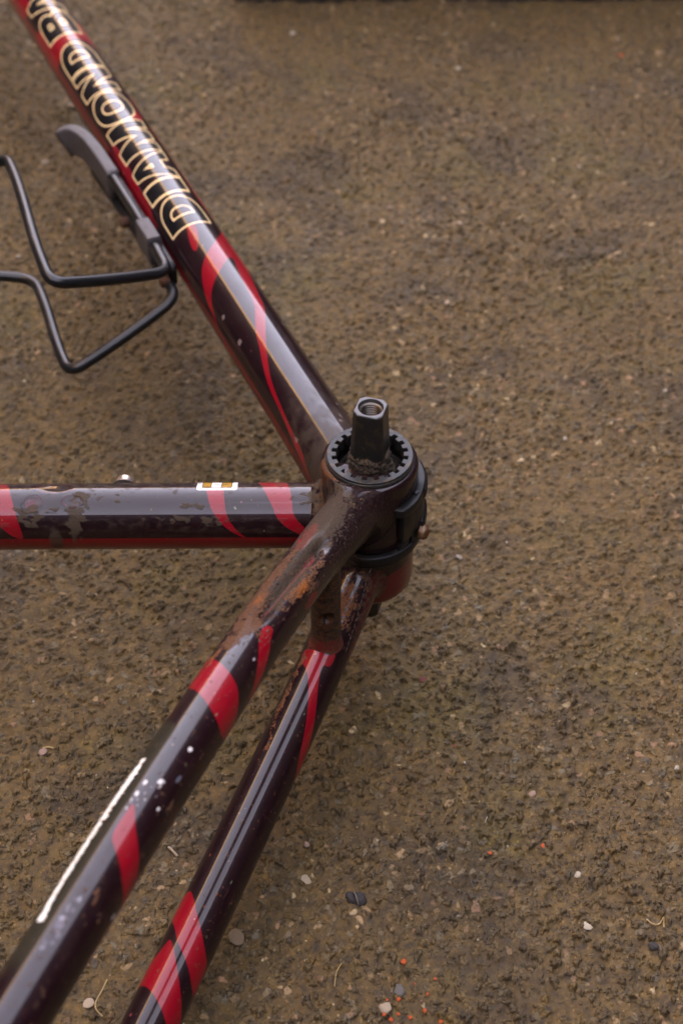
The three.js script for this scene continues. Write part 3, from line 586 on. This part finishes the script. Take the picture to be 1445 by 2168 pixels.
// cable guide screwed on the underside of the shell
{
  const parts = [], y = BB.y;
  parts.push(arcSlab(-60, 62, 40, (a) => { const e = step(62, 54, a), b = step(34, 10, a); return [0.0198, mix(0.0216, 0.0238, e) , y + mix(0.0082, 0.0100, b) , y + mix(0.0128, 0.0150, b)]; }, 5)); // upper lip, rising to the lobe
  parts.push(arcSlab(-60, 28, 30, (a) => { const e = step(28, 14, a); return [0.0198, mix(0.0222, 0.0247, e), y + 0.0080, y + 0.0140]; }, 4)); // lobe
  parts.push(arcSlab(30, 52, 12, (a) => [0.0198, 0.0228, y + 0.0020 - 0.0100, y + 0.0100], 6)); // column beside the window
  parts.push(arcSlab(-60, 36, 36, (a) => { const b = Math.exp(-(((a - 12) / 16) ** 2)); return [0.0198, 0.0226 + 0.0012 * b, y - 0.0130, y + 0.0100]; }, 8)); // plate
  parts.push(arcSlab(-20, 22, 18, (a) => [0.0205, 0.0250, y - 0.0150 + 0.0002 * Math.abs(a), y + 0.0020 - 0.0003 * Math.abs(a)], 3)); // boss round the bolt
  parts.push(arcSlab(-60, 118, 60, (a) => { const e = step(118, 100, a), c = step(40, 60, a) * step(64, 44, a); return [0.0198, mix(0.0206, 0.0232, e), y - 0.0172, y - 0.0122 + 0.003 * c * 0]; }, 4)); // lower band
  parts.push(arcSlab(40, 60, 14, (a) => [0.0198, 0.0222, y - 0.0135, y - 0.0135 + 0.0075 * step(60, 44, a)], 3)); // web in the corner of the window
  parts.push(arcSlab(-60, 118, 60, (a) => { const e = step(118, 104, a); return [0.0198, mix(0.0204, 0.0222, e), y - 0.0192, y - 0.0174]; }, 3)); // lip under the band
  const guide = mesh('cable_guide', mergeGeometries(parts), blackPlastic, frame);
  guide.position.set(SX, 0.0085, 0);
  guide.userData.label = 'black plastic cable guide clipped round the shell';
  const bt = grimeTexture(128, 128, [0.15, 0.098, 0.050], [0.10, 0.032, 0.010], 0.16, 4, 5);
  const b = mesh('bolt', lathe([[0.00001, 0.0019], [0.0012, 0.0019], [0.0013, 0.0029], [0.0022, 0.0027], [0.0031, 0.0018], [0.0034, 0.0007], [0.0034, -0.001]], 40), new THREE.MeshPhysicalMaterial({ ...bt, bumpScale: 0.0003, metalness: 0.4, roughness: 0.45 }), guide);
  const az = 22 * RAD; b.position.set(0.0246 * Math.cos(az), y - 0.0095, 0.0246 * Math.sin(az)); b.rotation.set(0, -az, -Math.PI / 2);
  b.userData.label = 'rusty bolt head';
}

// bridge between the chainstays
{
  const t = 0.0525, hh = stayH(t) - 0.004, c = BB.clone().addScaledVector(dStay, t);
  const tex = paintMaterial(512, 256, 0, 0.07, (ctx, X, Y, poly) => { poly([0, -180, 9, -180, 10, -60, 8, 0, 10, 60, 9, 180, 0, 180], '#6e0a16', false); }, (s, th, o, R) => {
    const n = fbm(s * 0.3, th * 0.03 + 12, 5), n3 = fbm(s * 0.9, th * 0.1, 3), hole = Math.hypot(s - 24.5, (th - 85) * 0.109);
    o.rust = step(0.1, 0.5, n + 0.32 + 0.3 * Math.exp(-((hole - 3.2) ** 2))) * 0.75; o.tone = clamp(0.12 + n3 * 0.7); o.mud = step(-0.3, 0.5, n3 + 0.1) * 0.75; if (R() < 0.01) o.mud = 0.9; o.h = n3 * 0.4;
  });
  const NY = 60, NT = 56, g = gridGeometry(NY, NT, (i, j, p) => {
    const v = i / NY, y = mix(-hh, hh, v), a = (j / NT * 360 - 180) * RAD;
    let r = 0.00625 + 0.0012 * Math.exp(-Math.min(y + hh, hh - y) / 0.0025);
    const d = Math.hypot(y + hh - 0.0225, (j / NT * 360 - 180 - 85) * RAD * 0.00625); // vent hole facing the camera
    r -= 0.0042 * step(0.0029, 0.0020, d) - 0.0003 * Math.exp(-(((d - 0.0032) / 0.0006) ** 2));
    p.set(c.x + r * Math.cos(a), c.y + y, c.z + r * Math.sin(a));
  }, (i, j) => [i / NY, j / NT]);
  mesh('chainstay_bridge', g, tex, frame).userData.label = 'rusty short tube with a vent hole between the chainstays';
}

// bottle cage on the inner side of the down tube
{
  const inward = V(-0.91282, 0, 0.40837), at = (along, inn, dy) => BB.clone().addScaledVector(dDown, along).addScaledVector(inward, inn).add(V(0, dy, 0));
  const cageTex = grimeTexture(256, 256, [0.007, 0.0075, 0.008], [0.03, 0.026, 0.022], -0.1, 8, 44);
  const wireMat = new THREE.MeshPhysicalMaterial({ ...cageTex, bumpScale: 0.0001, roughness: 0.30, specularIntensity: 0.8 });
  const upper = [at(0.330, 0.0235, 0.0085), at(0.196, 0.0235, 0.0065), at(0.178, 0.088, 0.030), at(0.302, 0.0770, 0.030), at(0.296, 0.104, 0.022), at(0.294, 0.112, 0.002)];
  const lower = [at(0.330, 0.0235, -0.0095), at(0.192, 0.0215, -0.0075), at(0.182, 0.0860, -0.030), at(0.2704, 0.0793, -0.030), at(0.2850, 0.1060, -0.0285), at(0.302, 0.130, -0.020)];
  const cage = mesh('bottle_cage', mergeGeometries([wire(upper, 0.0030, 0.011), wire(lower, 0.0030, 0.011)]), wireMat, frame);
  cage.userData.label = 'black wire bottle cage beside the down tube';
  const greyTex = grimeTexture(256, 256, [0.070, 0.065, 0.064], [0.055, 0.046, 0.038], -0.05, 9, 52);
  const grey = new THREE.MeshPhysicalMaterial({ ...greyTex, bumpScale: 0.0003, roughness: 0.6 });
  // rounded bar along a line of points with a rectangular section
  const bar = (pts, hw, hh) => {
    const M = 16, F = pts.map((p, i) => { const d = pts[Math.min(i + 1, pts.length - 1)].clone().sub(pts[Math.max(i - 1, 0)]).normalize(), n = V(0, 1, 0).addScaledVector(d, -d.y).normalize(); return { p, n, e: d.clone().cross(n) }; });
    F.unshift({ ...F[0], z: 1 }); F.push({ ...F[F.length - 1], z: 1 });
    return gridGeometry(F.length - 1, M, (i, j, o) => { const f = F[i], t = j / M * 2 * Math.PI, c = Math.cos(t), s = Math.sin(t), q = f.z ? 0 : 1, pw = 0.28; o.copy(f.p).addScaledVector(f.e, q * hw * Math.sign(c) * Math.abs(c) ** pw).addScaledVector(f.n, q * hh * Math.sign(s) * Math.abs(s) ** pw); }, (i, j) => [i * 0.08, j / M]);
  };
  const line = (list) => new THREE.CatmullRomCurve3(list.map((q) => at(...q))).getPoints(16);
  mesh('clip', bar(line([[0.222, 0.0225, 0.003], [0.230, 0.0225, 0.003], [0.242, 0.0225, 0.003]]), 0.0040, 0.0085), grey, cage).userData.label = 'grey plastic clip on the cage wires';
  mesh('bracket', bar(line([[0.292, 0.0225, 0.003], [0.305, 0.0228, 0.003], [0.322, 0.0238, 0.004], [0.338, 0.0262, 0.0045], [0.347, 0.0300, 0.004], [0.351, 0.0340, 0.001]]), 0.0036, 0.0085), grey, cage).userData.label = 'grey plastic hook at the top of the cage';
  mesh('mounting_plate', bar(line([[0.205, 0.0185, -0.002], [0.25, 0.0185, -0.002], [0.33, 0.0185, -0.002]]), 0.0016, 0.0060), blackPlastic, cage);
  const rusty = new THREE.MeshStandardMaterial({ color: new THREE.Color(0.075, 0.032, 0.014), roughness: 0.85, bumpMap: crustTex.bumpMap, bumpScale: 0.0006 });
  for (const [a, inn] of [[0.268, 0.0265], [0.206, 0.0245]]) {
    const s = mesh('screw', lathe([[0.00001, 0.0020], [0.0018, 0.0020], [0.0028, 0.0010], [0.0030, 0], [0.0029, -0.003]], 24), rusty, cage);
    s.position.copy(at(a, inn, -0.006)); s.quaternion.setFromUnitVectors(V(0, 1, 0), inward);
  }
}

// ---------------------------------------------------------------- what lies on the ground
const lumpCache = {};
function lump(seed, flat, detail = 3) {
  const key = seed + '/' + flat; if (lumpCache[key]) return lumpCache[key];
  let g = new THREE.IcosahedronGeometry(1, detail); g.deleteAttribute('uv'); g.deleteAttribute('normal'); g = mergeVertices(g, 1e-4);
  const p = g.attributes.position, R = rng(seed), cuts = Array.from({ length: 9 }, () => { const a = R() * 6.28, z = R() * 2 - 1, q = Math.sqrt(1 - z * z); return [q * Math.cos(a), z, q * Math.sin(a), 0.55 + 0.35 * R()]; });
  for (let i = 0; i < p.count; i++) {
    const v = V(p.getX(i), p.getY(i), p.getZ(i));
    for (const [a, b, c, d] of cuts) { const o = v.x * a + v.y * b + v.z * c - d; if (o > 0) v.addScaledVector(V(a, b, c), -o * 0.9); }
    v.multiplyScalar(1 + 0.10 * n2(v.x * 3 + seed, v.z * 3 + v.y * 2) + 0.05 * n2(v.x * 8, v.z * 8 + v.y * 5 + seed));
    p.setXYZ(i, v.x, v.y * flat, v.z);
  }
  g.computeVertexNormals();
  return lumpCache[key] = g;
}
const tone = (r, g, b, rough = 0.85) => new THREE.MeshStandardMaterial({ color: new THREE.Color(r, g, b), roughness: rough });
const M = { cream: tone(0.27, 0.21, 0.135), pink: tone(0.22, 0.145, 0.10), pale: tone(0.20, 0.165, 0.12), white: tone(0.29, 0.25, 0.175), grey: tone(0.085, 0.075, 0.06), dark: tone(0.022, 0.019, 0.016), tan: tone(0.13, 0.092, 0.05), orange: tone(0.30, 0.052, 0.006), rust: tone(0.14, 0.025, 0.008), straw: tone(0.30, 0.21, 0.085), brick: tone(0.09, 0.02, 0.012) };
function stone(name, x, z, size, flat, material, seed, label, category, group) {
  const o = mesh(name, lump(seed, flat), material, scene);
  o.position.set(x, groundAt(x, z) + size * flat * 0.1 + 0.0003, z); o.scale.set(size, size, size * (0.7 + 0.3 * ((seed * 0.37) % 1))); o.rotation.y = seed * 1.7;
  return tag(o, label, category, group);
}
// [name, x, z, size, flat, material, label, category]
const LYING = [
  ['pebble', 0.0685, 0.0889, 0.0024, 0.5, M.pink, 'pinkish angular pebble lying alone right of the lower chainstay', 'pebble'],
  ['mortar_crumb', -0.0277, 0.1310, 0.0028, 0.45, M.cream, 'pale cream crumb right beside the lower chainstay, near the split dark nut shell', 'crumb'],
  ['pebble', 0.0036, 0.1859, 0.0034, 0.6, M.cream, 'largest cream pebble, at the bottom edge among orange flecks', 'pebble'],
  ['pebble', 0.0087, 0.1781, 0.0028, 0.35, M.grey, 'flat grey-brown pebble just above the cream pebble at the bottom edge', 'pebble'],
  ['pebble', 0.0831, 0.1286, 0.0017, 0.45, M.white, 'small whitish pebble above the white smear at lower right', 'pebble'],
  ['lime_crumb', 0.0846, 0.1508, 0.0024, 0.25, M.white, 'flat white crumb at lower right, left of the curved straw', 'crumb'],
  ['pebble', 0.1091, 0.1606, 0.0022, 0.5, M.dark, 'black pebble below the curved straw near the right edge', 'pebble'],
  ['bark_chip', -0.0547, 0.1568, 0.0042, 0.22, M.tan, 'flat tan bark chip touching the edge of the lower chainstay', 'chip'],
  ['bark_chip', -0.1093, 0.1844, 0.0024, 0.3, M.cream, 'pale chip beside the thin root at the bottom left', 'chip'],
  ['pebble', -0.1439, 0.0686, 0.0023, 0.5, M.pink, 'pinkish pebble beside the short straw near the left edge', 'pebble'],
  ['pebble', -0.0274, 0.1144, 0.0016, 0.5, M.pink, 'tiny pinkish pebble just right of the lower chainstay, above the cream crumb', 'pebble'],
  ['pebble', 0.0450, -0.0498, 0.0020, 0.4, M.pale, 'pale pebble right of the cable guide bolt', 'pebble'],
  ['pebble', 0.1076, -0.1374, 0.0017, 0.45, M.white, 'whitish pebble right of the bearing cup, halfway to the right edge', 'pebble'],
  ['pebble', 0.0500, -0.2580, 0.0022, 0.4, M.cream, 'cream pebble right of the middle of the down tube', 'pebble'],
  ['pebble', 0.1676, -0.1769, 0.0017, 0.45, M.white, 'whitish pebble at the right edge, level with the spindle tip', 'pebble'],
  ['pebble', 0.0624, -0.3399, 0.0020, 0.45, M.cream, 'lower of two cream pebbles right of the first letter', 'pebble'],
  ['pebble', 0.0184, -0.3611, 0.0026, 0.35, M.tan, 'upper, tan one of two pebbles right of the first letter', 'pebble'],
  ['pebble', -0.0506, -0.6023, 0.0036, 0.4, M.white, 'blurred white pebble near the top, in front of the dark edge', 'pebble'],
  ['pebble', 0.0732, -0.5477, 0.0025, 0.45, M.white, 'blurred whitish pebble at upper middle, right of the white one by the dark edge', 'pebble'],
  ['pebble', -0.2143, -0.4177, 0.0032, 0.4, M.pale, 'blurred pale pebble left of the hook of the bottle cage', 'pebble'],
  ['pebble', -0.2148, -0.3069, 0.0022, 0.4, M.pale, 'pale pebble left of the upright cage wire at the left edge', 'pebble'],
  ['pebble', -0.2060, -0.4900, 0.0052, 0.3, M.tan, 'blurred tan pebble half hidden behind the down tube above the cage hook', 'pebble'],
  ['brick_crumb', 0.0242, 0.0275, 0.0019, 0.35, M.brick, 'dark red crumb on the ground below the spindle end', 'crumb'],
  ['pebble', 0.1321, 0.0768, 0.0014, 0.5, M.white, 'tiny white pebble at the right edge, level with the pinkish angular pebble', 'pebble'],
  ['pebble', 0.1476, -0.4117, 0.0019, 0.45, M.cream, 'small cream pebble at upper right, nearest the right edge', 'pebble'],
];
LYING.forEach(([n, x, z, s, f, m, l, c], i) => stone(n, x, z, s, f, m, 100 + i * 7, l, c));
// a split nut shell: two cupped halves side by side
{
  const shell = new THREE.Group(); shell.name = 'nut_shell'; scene.add(shell);
  shell.position.set(-0.0064, groundAt(-0.0064, 0.1398), 0.1398);
  const g = new THREE.SphereGeometry(1, 32, 16, 0, Math.PI * 2, 0, Math.PI * 0.55), p = g.attributes.position;
  for (let i = 0; i < p.count; i++) { const v = V(p.getX(i), p.getY(i), p.getZ(i)), k = 1 + 0.07 * n2(v.x * 3, v.z * 3) + 0.04 * n2(v.x * 9, v.z * 9); p.setXYZ(i, v.x * k, v.y * k, v.z * k); }
  g.computeVertexNormals();
  const a = mesh('shell_half', g, M.dark, shell), b = mesh('shell_half', g, M.dark, shell);
  a.position.set(0.0006, 0.0004, 0); a.scale.set(0.0026, 0.0026, 0.0034); a.rotation.set(0, 0.3, -0.25);
  b.position.set(-0.0030, 0.0002, -0.0008); b.scale.set(0.0018, 0.0022, 0.0030); b.rotation.set(0.2, 0.5, 0.5);
  const rim = mesh('seam', new THREE.TorusGeometry(0.0029, 0.0003, 8, 28, Math.PI), tone(0.11, 0.10, 0.085), shell); rim.position.set(-0.0010, 0.0003, 0.0001); rim.rotation.set(0, Math.PI / 2 + 0.3, 0);
  tag(shell, 'dark split nut shell lying between the lower chainstay and the orange flecks', 'nut shell');
}
// orange flecks
const fleck = (x, z, s, i, m, label, group) => { const o = stone('paint_fleck', x, z, s, 0.35, m, 31 + (i % 5) * 11, label, 'paint fleck', group); o.rotation.y = i * 2.1; return o; };
[[0.0110, 0.1668], [0.0229, 0.1736], [0.0197, 0.1796], [0.0087, 0.1823], [0.0084, 0.1876], [0.0055, 0.1898], [0.0030, 0.1887], [0.0129, 0.1889], [0.0183, 0.1872], [0.0244, 0.1908], [0.0042, 0.1821], [0.0151, 0.1754]]
  .forEach(([x, z], i) => fleck(x, z, 0.8 * [0.0017, 0.0010, 0.0009, 0.0013, 0.0010, 0.0014, 0.0012, 0.0012, 0.0013, 0.0012, 0.0008, 0.0006][i], i, M.orange, ['largest orange paint fleck, topmost of the cluster at the bottom edge', 'orange paint fleck at the upper right of the bottom cluster', 'orange paint fleck just below the upper right one of the bottom cluster', 'orange paint fleck between the cream pebble at the bottom and the flat grey pebble', 'orange paint fleck touching the right side of the cream pebble at the bottom', 'orange paint fleck right below the cream pebble, almost on the bottom edge', 'orange paint fleck under the left side of the cream pebble at the bottom', 'orange paint fleck in the middle of the lowest row, right of the cream pebble', 'orange paint fleck second from the right in the lowest row of the bottom cluster', 'rightmost orange paint fleck, on the bottom edge of the picture', 'small orange paint fleck just above the cream pebble at the bottom', 'tiniest orange paint fleck, between the topmost and the upper right ones of the bottom cluster'][i], 'orange paint flecks at the bottom edge'));
fleck(0.0481, 0.1183, 0.0011, 1, M.orange, 'left of the two orange flecks lying far above the bottom cluster', null);
fleck(0.0703, 0.1153, 0.0011, 2, M.orange, 'right of the two orange flecks lying far above the bottom cluster', null);
fleck(0.0369, 0.0641, 0.0009, 3, M.rust, 'rust red fleck above left of the pinkish angular pebble', null);
fleck(0.1974, -0.5704, 0.0022, 4, M.orange, 'blurred orange fleck near the top right, in front of the dark edge', null);
// stalks
function stalk(name, pts, r, material, label, lift = 0.0006) {
  const c = new THREE.CatmullRomCurve3(pts.map(([x, z], i) => V(x, groundAt(x, z) + r + lift * (0.4 + (i % 2)), z)));
  return tag(mesh(name, new THREE.TubeGeometry(c, 40, r, 7), material, scene), label, 'stalk');
}
stalk('straw', [[0.1080, 0.1490], [0.1104, 0.1510], [0.1132, 0.1503], [0.1149, 0.1484], [0.1149, 0.1502], [0.1145, 0.1524]], 0.00032, M.straw, 'curved yellow straw lying near the right edge at lower right');
stalk('straw', [[-0.0132, 0.1680], [-0.0151, 0.1716], [-0.0159, 0.1768]], 0.00022, M.straw, 'thin straight straw lying below the nut shell');
stalk('straw', [[-0.1446, 0.0654], [-0.1420, 0.0651], [-0.1398, 0.0655]], 0.00040, M.straw, 'short straw at the left edge beside a pinkish pebble');
stalk('root', [[-0.1034, 0.1745], [-0.1049, 0.1795], [-0.1066, 0.1836], [-0.1061, 0.1868], [-0.1035, 0.1890]], 0.00030, M.straw, 'thin pale root curling on the ground at the bottom left');
stalk('splinter', [[-0.0848, 0.1160], [-0.0830, 0.1182], [-0.0808, 0.1203]], 0.00055, M.cream, 'pale splinter lying between the two chainstays');
stalk('hair', [[0.0481, 0.1015], [0.0478, 0.1028], [0.0470, 0.1046]], 0.00022, M.white, 'tiny white fibre lying below the pinkish angular pebble');
// loose grit nobody could count
{
  const R = rng(91), n = 5200, g = lump(7, 0.7, 1), im = new THREE.InstancedMesh(g, new THREE.MeshStandardMaterial({ color: 0xffffff, roughness: 0.9 }), n), m = new THREE.Matrix4(), q = new THREE.Quaternion(), c = new THREE.Color();
  for (let i = 0; i < n; i++) {
    const z = mix(-0.62, 0.24, Math.sqrt(R())), x = mix(-0.3, 0.27, R()), s = 0.00016 + 0.00065 * R() ** 4, t = R();
    q.setFromEuler(new THREE.Euler(R() * 6, R() * 6, R() * 6));
    im.setMatrixAt(i, m.compose(V(x, groundAt(x, z) + s * 0.3, z), q, V(s, s, s)));
    if (t < 0.5) c.setRGB(0.10, 0.075, 0.042); else if (t < 0.72) c.setRGB(0.05, 0.042, 0.03); else if (t < 0.93) c.setRGB(0.20, 0.16, 0.105); else if (t < 0.975) c.setRGB(0.17, 0.085, 0.045); else c.setRGB(0.36, 0.33, 0.28);
    im.setColorAt(i, c);
  }
  im.name = 'grit'; im.castShadow = im.receiveShadow = true; im.userData.kind = 'stuff'; im.userData.label = 'loose brown and pale grit strewn over the ground'; im.userData.category = 'grit'; scene.add(im);
}

renderer.render(scene, camera);
